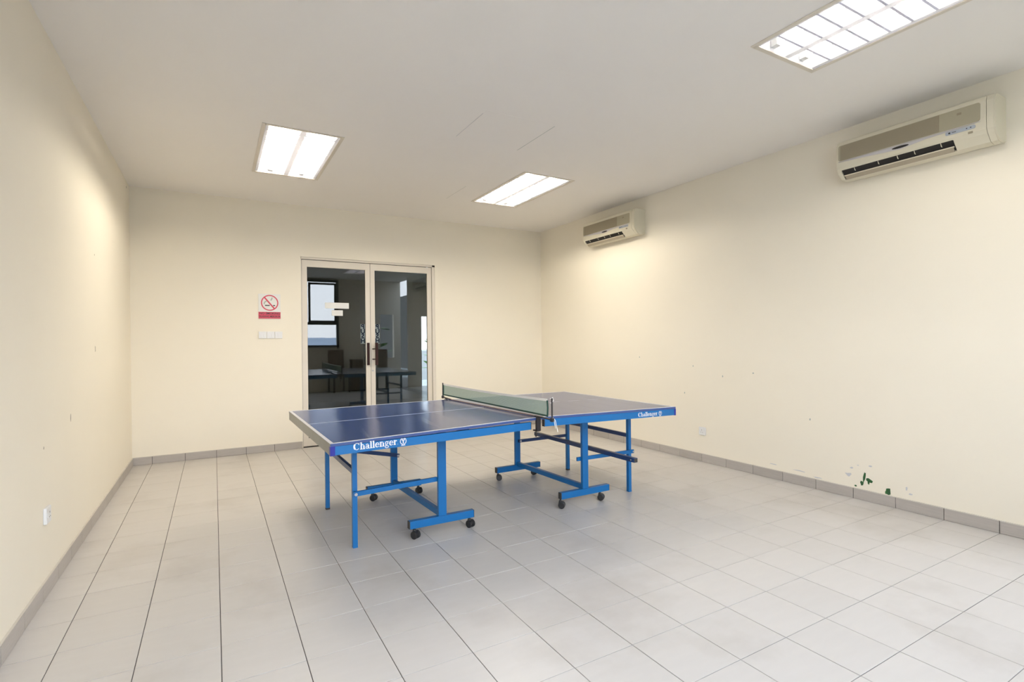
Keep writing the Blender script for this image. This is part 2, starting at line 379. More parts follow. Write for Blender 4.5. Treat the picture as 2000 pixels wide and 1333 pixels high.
# pull handles
MB().box(2.556, 2.589, YD-0.020, YD-0.001, 1.012, 1.312).build('pull_plate', 'brown', LL, bevel=0.003)
MB().box(2.528, 2.548, YD+0.045, YD+0.075, 1.012, 1.295).build('outer_handle', 'brown', LL, bevel=0.003)
hb = MB(); hb.box(2.655, 2.690, YD-0.060, YD-0.040, 1.012, 1.312); hb.box(2.630, 2.672, YD-0.058, YD-0.044, 1.222, 1.236); hb.box(2.630, 2.672, YD-0.058, YD-0.044, 1.084, 1.098); hb.box(2.628, 2.640, YD-0.058, YD, 1.222, 1.236); hb.box(2.628, 2.640, YD-0.058, YD, 1.084, 1.098)
hb.build('pull_handle', 'brown', RL)
MB().tube([(2.632, YD-0.006, 0.937), (2.632, YD+0.001, 0.937)], 0.011, 14).build('lock_cylinder', 'steel', RL)
MB().box(3.40, 3.43, YD-0.003, YD+0.002, DZ-0.040, DZ-0.030).build('closer_tab', 'white', RL)
# notices and the push stickers (lettering reversed, as the photo shows it)
MB().box(2.029, 2.330, YD+0.0155, YD+0.0165, 1.762, 1.838).build('notice', 'paper', LL)
MB().box(2.112, 2.252, YD+0.0155, YD+0.0165, 1.668, 1.740).build('notice', 'paper', LL)
def textmesh(body, size, m, parent, loc, mirror=False, extr=0.0003, align='CENTER', bold=0.0, rotx=math.pi/2, sx=1.0):
    cu = bpy.data.curves.new('text', 'FONT'); cu.body = body; cu.size = size; cu.align_x = align; cu.align_y = 'CENTER'; cu.extrude = extr; cu.offset = bold
    cu.resolution_u = 3
    to = bpy.data.objects.new('text', cu); COL.objects.link(to)
    dg = bpy.context.evaluated_depsgraph_get(); me = bpy.data.meshes.new_from_object(to.evaluated_get(dg))
    bpy.data.objects.remove(to)
    me.transform(Matrix.Rotation(rotx, 4, 'X'))
    me.transform(Matrix.Diagonal((-sx if mirror else sx, 1, 1, 1)))
    if mirror: me.flip_normals()
    me.materials.clear(); me.materials.append(M[m])
    o = bpy.data.objects.new('lettering', me); COL.objects.link(o); o.parent = parent
    r = Vector((0, 0, 0)); q = parent
    while q is not None: r += q.location; q = q.parent
    o.location = Vector(loc)-r
    return o
for L, xc in ((LL, 2.508), (RL, 2.703)):
    MB().box(xc-0.031, xc+0.031, YD+0.0158, YD+0.0166, 1.300, 1.560).build('push_sticker', 'sticker', L)
    for k, ch in enumerate('PUSH'):
        textmesh(ch, 0.084, 'stickerink', L, (xc, YD+0.0155, 1.525-k*0.063), mirror=True, bold=0.003)

# ------------------------------------------------------------------ lobby behind the glass
LY = 7.6
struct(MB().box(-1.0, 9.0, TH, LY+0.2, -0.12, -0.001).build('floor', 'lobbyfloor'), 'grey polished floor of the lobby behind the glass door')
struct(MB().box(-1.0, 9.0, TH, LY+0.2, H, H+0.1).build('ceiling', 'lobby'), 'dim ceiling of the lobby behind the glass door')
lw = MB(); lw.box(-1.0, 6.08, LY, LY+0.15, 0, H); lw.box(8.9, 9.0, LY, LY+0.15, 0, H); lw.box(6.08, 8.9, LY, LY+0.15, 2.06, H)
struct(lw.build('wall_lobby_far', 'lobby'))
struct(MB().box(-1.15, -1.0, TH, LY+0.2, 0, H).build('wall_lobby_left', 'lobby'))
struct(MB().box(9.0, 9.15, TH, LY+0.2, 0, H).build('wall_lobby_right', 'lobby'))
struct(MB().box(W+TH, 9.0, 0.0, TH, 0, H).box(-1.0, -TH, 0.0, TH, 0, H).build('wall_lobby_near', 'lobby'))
# rear window behind the camera (it shows mirrored in the door glass)
wf = MB()
for (a, b) in ((1.66, 1.72), (3.68, 3.74), (2.89, 2.94)): wf.box(a, b, REAR-0.05, REAR+0.03, 1.20, 3.0)
for (a, b) in ((1.19, 1.25), (1.80, 1.87), (2.95, 3.01)): wf.box(1.66, 3.74, REAR-0.05, REAR+0.03, a, b)
df = MB(); df.box(0.15, 0.20, REAR-0.06, REAR+0.01, 0, 2.2); df.box(1.50, 1.55, REAR-0.06, REAR+0.01, 0, 2.2); df.box(0.20, 1.50, REAR-0.06, REAR+0.01, 2.14, 2.2)
struct(df.build('rear_daylight_opening', 'alu'), 'added unseen daylight opening behind the camera')  # invented opening, lets low daylight reach under the table
wo = struct(wf.build('window_1', 'winframe'), 'dark framed window mirrored in the left door pane, top sash open')
sash = MB()
for (a, b, c, d) in ((2.96, 3.01, 1.86, 2.92), (3.62, 3.67, 1.86, 2.92), (2.96, 3.67, 1.86, 1.91), (2.96, 3.67, 2.87, 2.92)): sash.box(a, b, REAR+0.04, REAR+0.08, c, d)
sash.build('window_sash', 'winframe', wo)
# terrace beyond: pale planter wall, plants
struct(MB().box(3.9, 12.0, 10.2, 10.4, 0, 1.0).build('wall_terrace', 'concrete'))
struct(MB().box(-1, 14.0, LY+0.2, 10.2, -0.12, -0.01).build('ground_terrace', 'concrete'))
def plant(name, loc, label, n, size, seed):
    t = thing(name, loc, label, 'plant'); rnd = random.Random(seed)
    MB().tube([loc, (loc[0]+0.03, loc[1], loc[2]+size*0.9)], 0.012, 6).build('stem', 'leaf', t)
    for k in range(n):
        a = rnd.uniform(0, 6.28); z = loc[2]+size*rnd.uniform(0.25, 1.0); L = size*rnd.uniform(0.3, 0.5); wd = L*0.35
        d = Vector((math.cos(a), math.sin(a), rnd.uniform(-0.1, 0.6))).normalized(); sd = d.cross(Vector((0, 0, 1))).normalized()
        b0 = Vector((loc[0]+0.02, loc[1], z)); m = MB()
        p = [b0, b0+d*L*0.35+sd*wd*0.5, b0+d*L*0.75+sd*wd*0.38+Vector((0, 0, -0.02)), b0+d*L+Vector((0, 0, -0.06)), b0+d*L*0.75-sd*wd*0.38+Vector((0, 0, -0.02)), b0+d*L*0.35-sd*wd*0.5, b0+d*L*0.5+Vector((0, 0, 0.02))]
        m.v = [tuple(q) for q in p]; m.f = [(0, 1, 6), (1, 2, 6), (2, 3, 6), (3, 4, 6), (4, 5, 6), (5, 0, 6)]
        m.build('leaf', 'leaf', t)
plant('potted_plant', (6.95, 9.0, 0.0), 'leafy green plant on the terrace at the right edge of the door glass', 14, 1.45, 9)
plant('potted_plant', (5.16, -8.75, 0.0), 'leafy green plant outside, mirrored in the right door pane', 14, 1.75, 3)
def chair(loc, rz, label):
    t = thing('lobby_chair', loc, label, 'chair', 'brown chairs along the rear wall')
    x, y, z = loc; c, s = math.cos(rz), math.sin(rz)
    def wv(a, b, zz): return (x+a*c-b*s, y+a*s+b*c, z+zz)
    def wp(vx, vy, vz): return wv(vx-x, vy-y, vz-z)
    MB().box(x-0.23, x+0.23, y-0.23, y+0.23, z+0.42, z+0.50).build('seat', 'chair', t, bevel=0.02, warp=wp)
    MB().box(x-0.21, x+0.21, y+0.19, y+0.25, z+0.52, z+1.12).build('backrest', 'chair', t, bevel=0.02, warp=wp)
    for a in (-0.2, 0.2):
        for b in (-0.2, 0.2):
            MB().box(x+a-0.018, x+a+0.018, y+b-0.018, y+b+0.018, z, z+0.42).build('leg', 'gap', t, warp=wp)
        MB().box(x+a-0.015, x+a+0.015, y+0.2, y+0.23, z+0.48, z+0.56).build('back_post', 'gap', t, warp=wp)
chair((3.66, -7.22, 0), math.pi-0.15, 'brown high-backed chair mirrored in the left door pane below the window')
chair((4.62, -7.15, 0), math.pi+1.2, 'brown high-backed chair mirrored beside the door handles')
cb = thing('low_box', (4.15, -7.35, 0), 'low brown box mirrored in the left door pane beside the chair', 'box')
MB().box(4.0, 4.3, -7.5, -7.2, 0.0, 0.82).build('body', 'chair', cb, bevel=0.01); MB().box(3.99, 4.31, -7.51, -7.19, 0.82, 0.85).build('lid', 'chair', cb, bevel=0.005)
gp = MB(); gp.v = [(-900, -900, -14), (900, -900, -14), (900, 900, -14), (-900, 900, -14)]; gp.f = [(0, 1, 2, 3)]
struct(gp.build('ground', 'earth'))
# far skyline outside the lobby window
sk = MB(); rr = random.Random(5)
xk = -60.0
while xk < 330:
    wk = rr.uniform(8, 16); hk = rr.uniform(4, 11); sk.box(xk, xk+wk, -440, -420, -20, hk); xk += wk
so = sk.build('city_skyline', 'city'); so['kind'] = 'stuff'; so['label'] = 'hazy blue city skyline on the horizon mirrored in the left door pane'; so['category'] = 'skyline'

# daylight side behind the camera: terrace floor, side wall and an added screen outside the right wall's opening
struct(MB().box(9.0, 9.2, -26, 0, 0, 3.6).build('wall_daylight_screen', 'low_bounce'))  # added wall, dims the side daylight and greys its reflection
struct(MB().box(W+TH, 9.0, RW_END+0.6, RW_END+0.75, 0, H).build('wall_balcony', 'concrete'))
struct(MB().box(-2.0, 9.2, REAR-4, REAR-TH, -0.12, -0.01).build('ground_balcony', 'low_bounce'))

# ------------------------------------------------------------------ recessed lights
def troffer(x0, x1, y0, y1, label, dark=False):
    t = thing('ceiling_light', ((x0+x1)/2, (y0+y1)/2, H), label, 'ceiling light', 'recessed ceiling lights')
    dp = 0.078; e = 0.004
    hs = MB(); hs.box(x0+e, x1-e, y0+e, y1-e, H+dp, H+dp+0.004); hs.box(x0+e, x0+e+0.003, y0+e, y1-e, H, H+dp); hs.box(x1-e-0.003, x1-e, y0+e, y1-e, H, H+dp)
    hs.box(x0+e, x1-e, y0+e, y0+e+0.003, H, H+dp); hs.box(x0+e, x1-e, y1-e-0.003, y1-e, H, H+dp)
    hs.build('housing', 'reflector', t)
    fr = MB(); b = 0.022
    fr.box(x0-b, x0+0.006, y0-b, y1+b, H-0.005, H-0.0003); fr.box(x1-0.006, x1+b, y0-b, y1+b, H-0.005, H-0.0003); fr.box(x0, x1, y0-b, y0+0.006, H-0.005, H-0.0003); fr.box(x0, x1, y1-0.006, y1+b, H-0.005, H-0.0003)
    fr.build('frame', 'alu', t)
    cx = (x0+x1)/2; wq = (x1-x0)/4
    for k, tx in enumerate((cx-wq, cx+wq)):
        tb = MB().tube([(tx, y0+0.05, H+0.048), (tx, y1-0.05, H+0.048)], 0.014, 6).build('tube', 'tube_dim' if dark else 'tube', t, smooth=True)
        MB().box(tx-0.02, tx+0.02, y0+0.010, y0+0.05, H+0.02, H+0.072).build('lamp_holder', 'white', tb)
        MB().box(tx-0.02, tx+0.02, y1-0.05, y1-0.010, H+0.02, H+0.072).build('lamp_holder', 'white', tb)
    # louver: middle spine with flared wings, cross blades of V section in each row
    sp_ = MB(); sp_.prism([(cx-0.022, H+0.002), (cx+0.022, H+0.002), (cx+0.005, H+0.032), (cx-0.005, H+0.032)], 'y', y0+0.008, y1-0.008)
    sp_.build('louver_spine', 'blade', t)
    for xx, sg in ((x0+0.008, 1), (x1-0.008, -1)):
        MB().prism([(xx, H+0.002), (xx+sg*0.022, H+0.002), (xx+sg*0.004, H+0.032), (xx, H+0.032)], 'y', y0+0.008, y1-0.008).build('louver_edge', 'blade', t)
    n = 11; pitch = (y1-y0-0.016)/n
    for k in range(1, n):
        yy = y0+0.008+k*pitch
        for (a, c_) in ((x0+0.02, cx-0.016), (cx+0.016, x1-0.02)):
            MB().prism([(yy-0.007, H+0.003), (yy+0.007, H+0.003), (yy+0.0015, H+0.030), (yy-0.0015, H+0.030)], 'x', a, c_).build('louver_blade', 'crossblade', t)
    return t
troffer(*LIGHTS[0], 'lit recessed ceiling light nearest the left wall, above the table end')
troffer(*LIGHTS[1], 'lit recessed ceiling light near the far air conditioner, in front of the door wall')
troffer(*LIGHTS[2], 'largest lit louvered ceiling light at the upper right, cut by the photo edge', dark=True)

# ------------------------------------------------------------------ air conditioners on the right wall
def aircon(yfar, ynear, label):
    z0 = 2.580; L = yfar-ynear
    t = thing('air_conditioner', (W, (yfar+ynear)/2, z0), label, 'air conditioner', 'wall air conditioners')
    def Yp(f): return yfar-f*L                      # 0 = far end, 1 = near end
    prof = [(0, 0.012), (0.06, 0.0), (0.115, 0.010), (0.165, 0.058), (0.182, 0.085), (0.186, 0.16), (0.182, 0.270), (0.168, 0.298), (0.14, 0.312), (0.0, 0.312)]
    # body with an outlet cut: full profile at both ends, notched profile between
    fa, fb = 0.035, 0.775
    notch = [(0, 0.012), (0.06, 0.0), (0.112, 0.008), (0.085, 0.060), (0.120, 0.078), (0.172, 0.072), (0.182, 0.085), (0.186, 0.16), (0.182, 0.270), (0.168, 0.298), (0.14, 0.312), (0.0, 0.312)]
    m = MB(); P = lambda pr: [(W-a, z0+b) for a, b in pr]
    m.prism(P(prof), 'y', Yp(0.012), Yp(fa)); m.prism(P(notch), 'y', Yp(fa), Yp(fb)); m.prism(P(prof), 'y', Yp(fb), Yp(0.955))
    m.build('body', 'acbody', t)
    inset = [(0.0 if a == 0 else a-0.006, b if 0.02 < b < 0.30 else (b+0.006 if b < 0.02 else b-0.006)) for a, b in prof]
    MB().prism(P(inset), 'y', Yp(0.0), Yp(0.012)).build('end_cap', 'acbody', t)
    MB().prism(P([(a*0.985, b) for a, b in prof]), 'y', Yp(0.957), Yp(0.992)).prism(P(inset), 'y', Yp(0.992), Yp(1.0)).build('end_cap', 'acbody', t)
    xf = lambda b: W-(0.182+0.004*(1-abs(b-0.16)/0.11))-0.0006     # front face position at height b
    def plate(f0, f1, b0, b1, nm, mt, th=0.0022, parent=t, rnd=0.0):
        v = MB(); ya, yb = Yp(f0), Yp(f1)
        pl = [(ya, b0), (yb, b0), (yb, b1), (ya, b1)]
        if rnd:
            r = rnd; pl = []
            for (cy_, cz_, a0) in ((yb+r, b0+r, 180), (yb+r, b1-r, 90), (ya-r, b1-r, 0), (ya-r, b0+r, -90)):
                for k in range(4):
                    a = math.radians(a0+90-k*30) ; pl.append((cy_+r*math.cos(a), cz_+r*math.sin(a)))
        n = len(pl); v.v = [(xf(q)+0.001, p, z0+q) for p, q in pl]+[(xf(q)-th, p, z0+q) for p, q in pl]
        v.f = [tuple(range(n)), tuple(range(2*n-1, n-1, -1))]+[(k, (k+1) % n, n+(k+1) % n, n+k) for k in range(n)]
        return v.build(nm, mt, parent)
    plate(0.02, 0.925, 0.146, 0.268, 'front_panel', 'acplain', rnd=0.014)
    plate(0.035, 0.70, 0.149, 0.265, 'intake_grille', 'acgrille', th=0.0030)
    plate(0.80, 0.825, 0.225, 0.240, 'indicator', 'acgrille', th=0.0032)
    # lavender trim: a long lens-shaped strip under the grille
    tr = MB(); pts = [(0.02, 0.138), (0.90, 0.138), (0.62, 0.128), (0.45, 0.108), (0.25, 0.124)]
    n = len(pts); tr.v = [(xf(b)+0.001, Yp(f), z0+b) for f, b in pts]+[(xf(b)-0.0016, Yp(f), z0+b) for f, b in pts]
    tr.f = [tuple(range(n)), tuple(range(2*n-1, n-1, -1))]+[(k, (k+1) % n, n+(k+1) % n, n+k) for k in range(n)]
    trm = tr.build('trim_strip', 'actrim', t)
    bd = MB(); nb = 20; bl = [(0.46+0.055*math.cos(2*math.pi*k/nb), 0.124+0.0085*math.sin(2*math.pi*k/nb)) for k in range(nb)]
    bd.v = [(xf(b)+0.001, Yp(f), z0+b) for f, b in bl]+[(xf(b)-0.003, Yp(f), z0+b) for f, b in bl]
    bd.f = [tuple(range(nb)), tuple(range(2*nb-1, nb-1, -1))]+[(k, (k+1) % nb, nb+(k+1) % nb, nb+k) for k in range(nb)]
    bd.build('oval_badge', 'acdark', trm)
    plate(0.02, 0.925, 0.1395, 0.1425, 'trim_line', 'actrim', th=0.0026)
    dsp = plate(0.735, 0.90, 0.108, 0.132, 'display', 'acdisp', th=0.0024, rnd=0.008)
    plate(0.752, 0.764, 0.115, 0.125, 'logo_dot', 'acdark', th=0.0032, parent=dsp, rnd=0.004)
    plate(0.772, 0.795, 0.118, 0.122, 'logo_text', 'gap', th=0.0032, parent=dsp)
    for q in (0.850, 0.872): plate(q, q+0.007, 0.117, 0.123, 'button', 'gap', th=0.0032, parent=dsp)
    plate(0.86, 0.885, 0.080, 0.094, 'sensor', 'acgrille', th=0.001)
    # outlet: dark interior, flap, little vanes
    MB().prism(P([(0.088, 0.055), (0.118, 0.0795), (0.173, 0.073), (0.158, 0.058), (0.116, 0.016)]), 'y', Yp(fa+0.004), Yp(fb-0.004)).build('outlet', 'acdark', t)
    MB().prism(P([(0.114, 0.006), (0.121, 0.008), (0.141, 0.032), (0.135, 0.033)]), 'y', Yp(fa+0.012), Yp(fb-0.012)).build('flap', 'acflap', t)
    MB().prism(P([(0.138, 0.030), (0.146, 0.033), (0.147, 0.037), (0.139, 0.035)]), 'y', Yp(fa+0.006), Yp(fb-0.006)).build('flap_rail', 'acbody', t)
    for q in (0.13, 0.30, 0.43, 0.54, 0.70):
        MB().prism(P([(0.140, 0.048), (0.163, 0.052), (0.173, 0.074), (0.150, 0.075)]), 'y', Yp(q), Yp(q)-0.0035).build('vane', 'acbody', t)
    return t
aircon(-4.640, -5.620, 'large-looking cream split air conditioner at the right edge of the right wall')
aircon(-1.330, -2.320, 'smaller-looking cream split air conditioner near the far corner of the right wall')

# ------------------------------------------------------------------ sockets, switches, sign
def socket(plane, u, z, label, face):
    s = 0.043
    if face == 'x-':
        t = thing('wall_socket', (plane, u, z), label, 'socket')
        MB().box(plane-0.012, plane, u-s, u+s, z-s, z+s).build('plate', 'white', t, bevel=0.004)
        for (a, b, ww, hh) in ((0.004, 0.012, 0.004, 0.009), (0.015, -0.012, 0.006, 0.004), (-0.007, -0.012, 0.006, 0.004)):
            MB().box(plane-0.0128, plane-0.0115, u+a-ww/2, u+a+ww/2, z+b-hh/2, z+b+hh/2).build('pin_hole', 'gap', t)
        MB().box(plane-0.0150, plane-0.0115, u-0.030, u-0.018, z+0.010, z+0.026).build('rocker', 'white', t, bevel=0.001)
    else:
        t = thing('wall_socket', (plane, u, z), label, 'socket')
        MB().box(plane, plane+0.016, u-s, u+s, z-s, z+s).build('plate', 'white', t, bevel=0.004)
        MB().box(plane+0.0155, plane+0.019, u-0.03, u-0.012, z-0.012, z+0.016).build('rocker', 'white', t, bevel=0.001)
        for (a, b, ww, hh) in ((0.012, 0.012, 0.004, 0.009), (0.022, -0.012, 0.006, 0.004), (0.002, -0.012, 0.006, 0.004)):
            MB().box(plane+0.0155, plane+0.0168, u+a-ww/2, u+a+ww/2, z+b-hh/2, z+b+hh/2).build('pin_hole', 'gap', t)
socket(W, -3.142, 0.328, 'white three-pin wall socket low on the right wall', 'x-')
socket(0.0, -3.335, 0.422, 'white wall socket low on the left wall', 'x+')
for k, nm in enumerate(('leftmost', 'middle', 'rightmost')):
    x = 1.297+k*0.0885
    t = thing('light_switch', (x, 0, 1.42), nm + ' of the three white light switches under the no smoking sign', 'switch', 'light switches by the door')
    MB().box(x-0.0425, x+0.0425, -0.010, 0, 1.3775, 1.4625).build('plate', 'white', t, bevel=0.003)
    for q in ((-0.014, 0.014) if k < 2 else (0.0,)):
        MB().box(x+q-0.009, x+q+0.009, -0.0135, -0.0095, 1.396, 1.436).build('rocker', 'white', t, bevel=0.001)

sg = thing('no_smoking_sign', (1.376, 0, 1.77), 'red and white no smoking sign on the back wall left of the door', 'sign')
MB().box(1.254, 1.498, -0.006, -0.0005, 1.620, 1.920).build('board', 'paper', sg, bevel=0.0015)
MB().box(1.254, 1.498, -0.0068, -0.0058, 1.620, 1.701).build('red_band', 'red', sg)
scx, scz, sr = 1.378, 1.812, 0.090
mm = MB(); strokes_mesh(mm, [(arc(scx, scz, sr, sr, 0, 360, 40), 0.0125)], lambda v: v, lambda v: v, -0.0070); mm.build('prohibition_ring', 'red', sg)
mm = MB(); strokes_mesh(mm, [([(scx-0.058, scz+0.066), (scx+0.052, scz-0.070)], 0.016)], lambda v: v, lambda v: v, -0.0074); mm.build('slash', 'red', sg)
mm = MB(); strokes_mesh(mm, [([(scx-0.050, scz-0.032), (scx-0.002, scz-0.032)], 0.012), ([(scx+0.040, scz-0.032), (scx+0.058, scz-0.032)], 0.012)], lambda v: v, lambda v: v, -0.0068); mm.build('cigarette', 'black', sg)
mm = MB(); strokes_mesh(mm, [(arc(scx-0.025, scz-0.012, 0.035, 0.034, 185, 95, 8), 0.013), (arc(scx-0.010, scz+0.060, 0.036, 0.036, -50, 5, 7), 0.014)], lambda v: v, lambda v: v, -0.0067); mm.build('smoke', 'smoke', sg)
textmesh('NO SMOKING', 0.036, 'black', sg, (1.378, -0.0072, 1.682), bold=0.0006)
textmesh('DILARANG MEROKOK', 0.034, 'black', sg, (1.376, -0.0072, 1.645), bold=0.0006, sx=0.70)

# ------------------------------------------------------------------ table tennis table: two freestanding halves
YF, YB = -3.955, -2.345
def glyphs():
    T, t_ = 0.29, 0.13     # thick / thin
    G = {}
    def serif(x, z, w_=0.36): return ([(x-w_/2, z), (x+w_/2, z)], t_)
    arch = lambda x0, x1: [([(x0, 0.55)]+arc((x0+x1)/2, 0.62, (x1-x0)/2, 0.34, 150, 0, 8), 0.13), ([(x1, 0.66), (x1, 0.03)], T)]
    G['C'] = ([(arc(0.68, 0.72, 0.52, 0.66, 140, 225, 10), 0.36), (arc(0.70, 0.72, 0.54, 0.68, 38, 140, 10), 0.13), (arc(0.70, 0.72, 0.54, 0.68, 225, 318, 10), 0.13), ([(1.16, 0.98), (1.16, 1.40)], 0.10)], 1.36)
    G['h'] = ([([(0.27, 0.03), (0.27, 1.45)], T), serif(0.27, 0.045, 0.46), serif(0.20, 1.41, 0.30), serif(0.83, 0.045, 0.46)]+arch(0.30, 0.83), 1.12)
    G['a'] = ([([(0.66, 0.66), (0.66, 0.08)], T), (arc(0.42, 0.66, 0.25, 0.29, 0, 165, 10), 0.13), (arc(0.38, 0.30, 0.24, 0.24, 30, 330, 12), 0.16), serif(0.78, 0.05, 0.26)], 0.95)
    G['l'] = ([([(0.27, 0.03), (0.27, 1.45)], T), serif(0.27, 0.045, 0.46), serif(0.20, 1.41, 0.30)], 0.56)
    G['e'] = ([(arc(0.50, 0.49, 0.37, 0.43, 110, 250, 10), 0.23), (arc(0.50, 0.49, 0.38, 0.44, 0, 110, 9), 0.14), (arc(0.50, 0.49, 0.38, 0.44, 250, 325, 7), 0.13), ([(0.14, 0.52), (0.88, 0.52)], t_)], 0.98)
    G['n'] = ([([(0.27, 0.03), (0.27, 0.98)], T), serif(0.27, 0.045, 0.46), serif(0.18, 0.93, 0.26), serif(0.83, 0.045, 0.46)]+arch(0.30, 0.83), 1.12)
    G['g'] = ([(arc(0.45, 0.64, 0.28, 0.29, 0, 360, 18), 0.17), (arc(0.48, -0.17, 0.38, 0.22, 0, 360, 18), 0.13), ([(0.28, 0.36), (0.20, 0.20), (0.34, 0.07), (0.72, 0.04)], 0.15), ([(0.66, 0.86), (0.90, 0.96)], 0.12)], 0.98)
    G['r'] = ([([(0.27, 0.03), (0.27, 0.98)], T), serif(0.27, 0.045, 0.46), serif(0.18, 0.93, 0.26), ([(0.34, 0.62), (0.46, 0.86), (0.62, 0.93)], 0.13), (arc(0.66, 0.84, 0.06, 0.06, 0, 360, 8), 0.12)], 0.84)
    return G
GL = glyphs()
def wordmark(x_start, width, zbase, parent, warp):
    tot = sum(GL[c][1] for c in 'Challenger'); u = width/tot; m = MB(); pen = 0.0
    for c in 'Challenger':
        st, adv = GL[c]
        strokes_mesh(m, [(pts, wd*u) for pts, wd in st], lambda a: x_start+(pen+a)*u, lambda b: zbase+b*u, YF-0.0012)
        pen += adv
    m.box(x_start+width+0.002, x_start+width+0.004, YF-0.0016, YF-0.0008, zbase, zbase+0.003)
    return m.build('wordmark', 'line', parent, warp=warp)
def emblem(cx, cz, r, parent, warp):
    m = MB(); f = lambda v: v
    strokes_mesh(m, [(arc(cx, cz, r, r*1.1, 118, 262, 12), r*0.24), (arc(cx, cz, r, r*1.1, 62, -82, 12), r*0.24)], f, f, YF-0.0012)
    strokes_mesh(m, [([(cx, cz-r*0.75), (cx, cz+r*0.05)], r*0.34), ([(cx, cz), (cx-r*0.38, cz+r*0.45), (cx-r*0.2, cz+r*0.85)], r*0.3), ([(cx, cz), (cx+r*0.38, cz+r*0.45), (cx+r*0.2, cz+r*0.85)], r*0.3)], f, f, YF-0.0013)
    strokes_mesh(m, [([(cx-r*0.65, cz-r*1.38), (cx+r*0.65, cz-r*1.38)], r*0.24)], f, f, YF-0.0012)
    return m.build('laurel_emblem', 'line', parent, warp=warp)
def caster(x, y, ang, parent):
    m = MB(); c, s = math.cos(ang), math.sin(ang); R = 0.0265
    ax = Vector((c, s, 0)); ctr = Vector((x, y, R))
    for off in (-0.0145, 0.0145):
        a = ctr+ax*(off-0.0095); b = ctr+ax*(off+0.0095); q = ax*0.003
        m.tube([a, a+q, b-q, b], [R*0.82, R, R, R*0.82], 18)
    m.tube([ctr-ax*0.006, ctr+ax*0.006], R*0.8, 14)
    fw = Vector((-s, c, 0))
    m.tube([ctr+fw*0.010+Vector((0, 0, 0.010)), ctr+fw*0.010+Vector((0, 0, 0.034))], [0.017, 0.011], 12)
    m.tube([ctr+fw*0.010+Vector((0, 0, 0.034)), ctr+fw*0.010+Vector((0, 0, 0.050))], 0.006, 8)
    o = m.build('caster', 'rubber', parent); return o

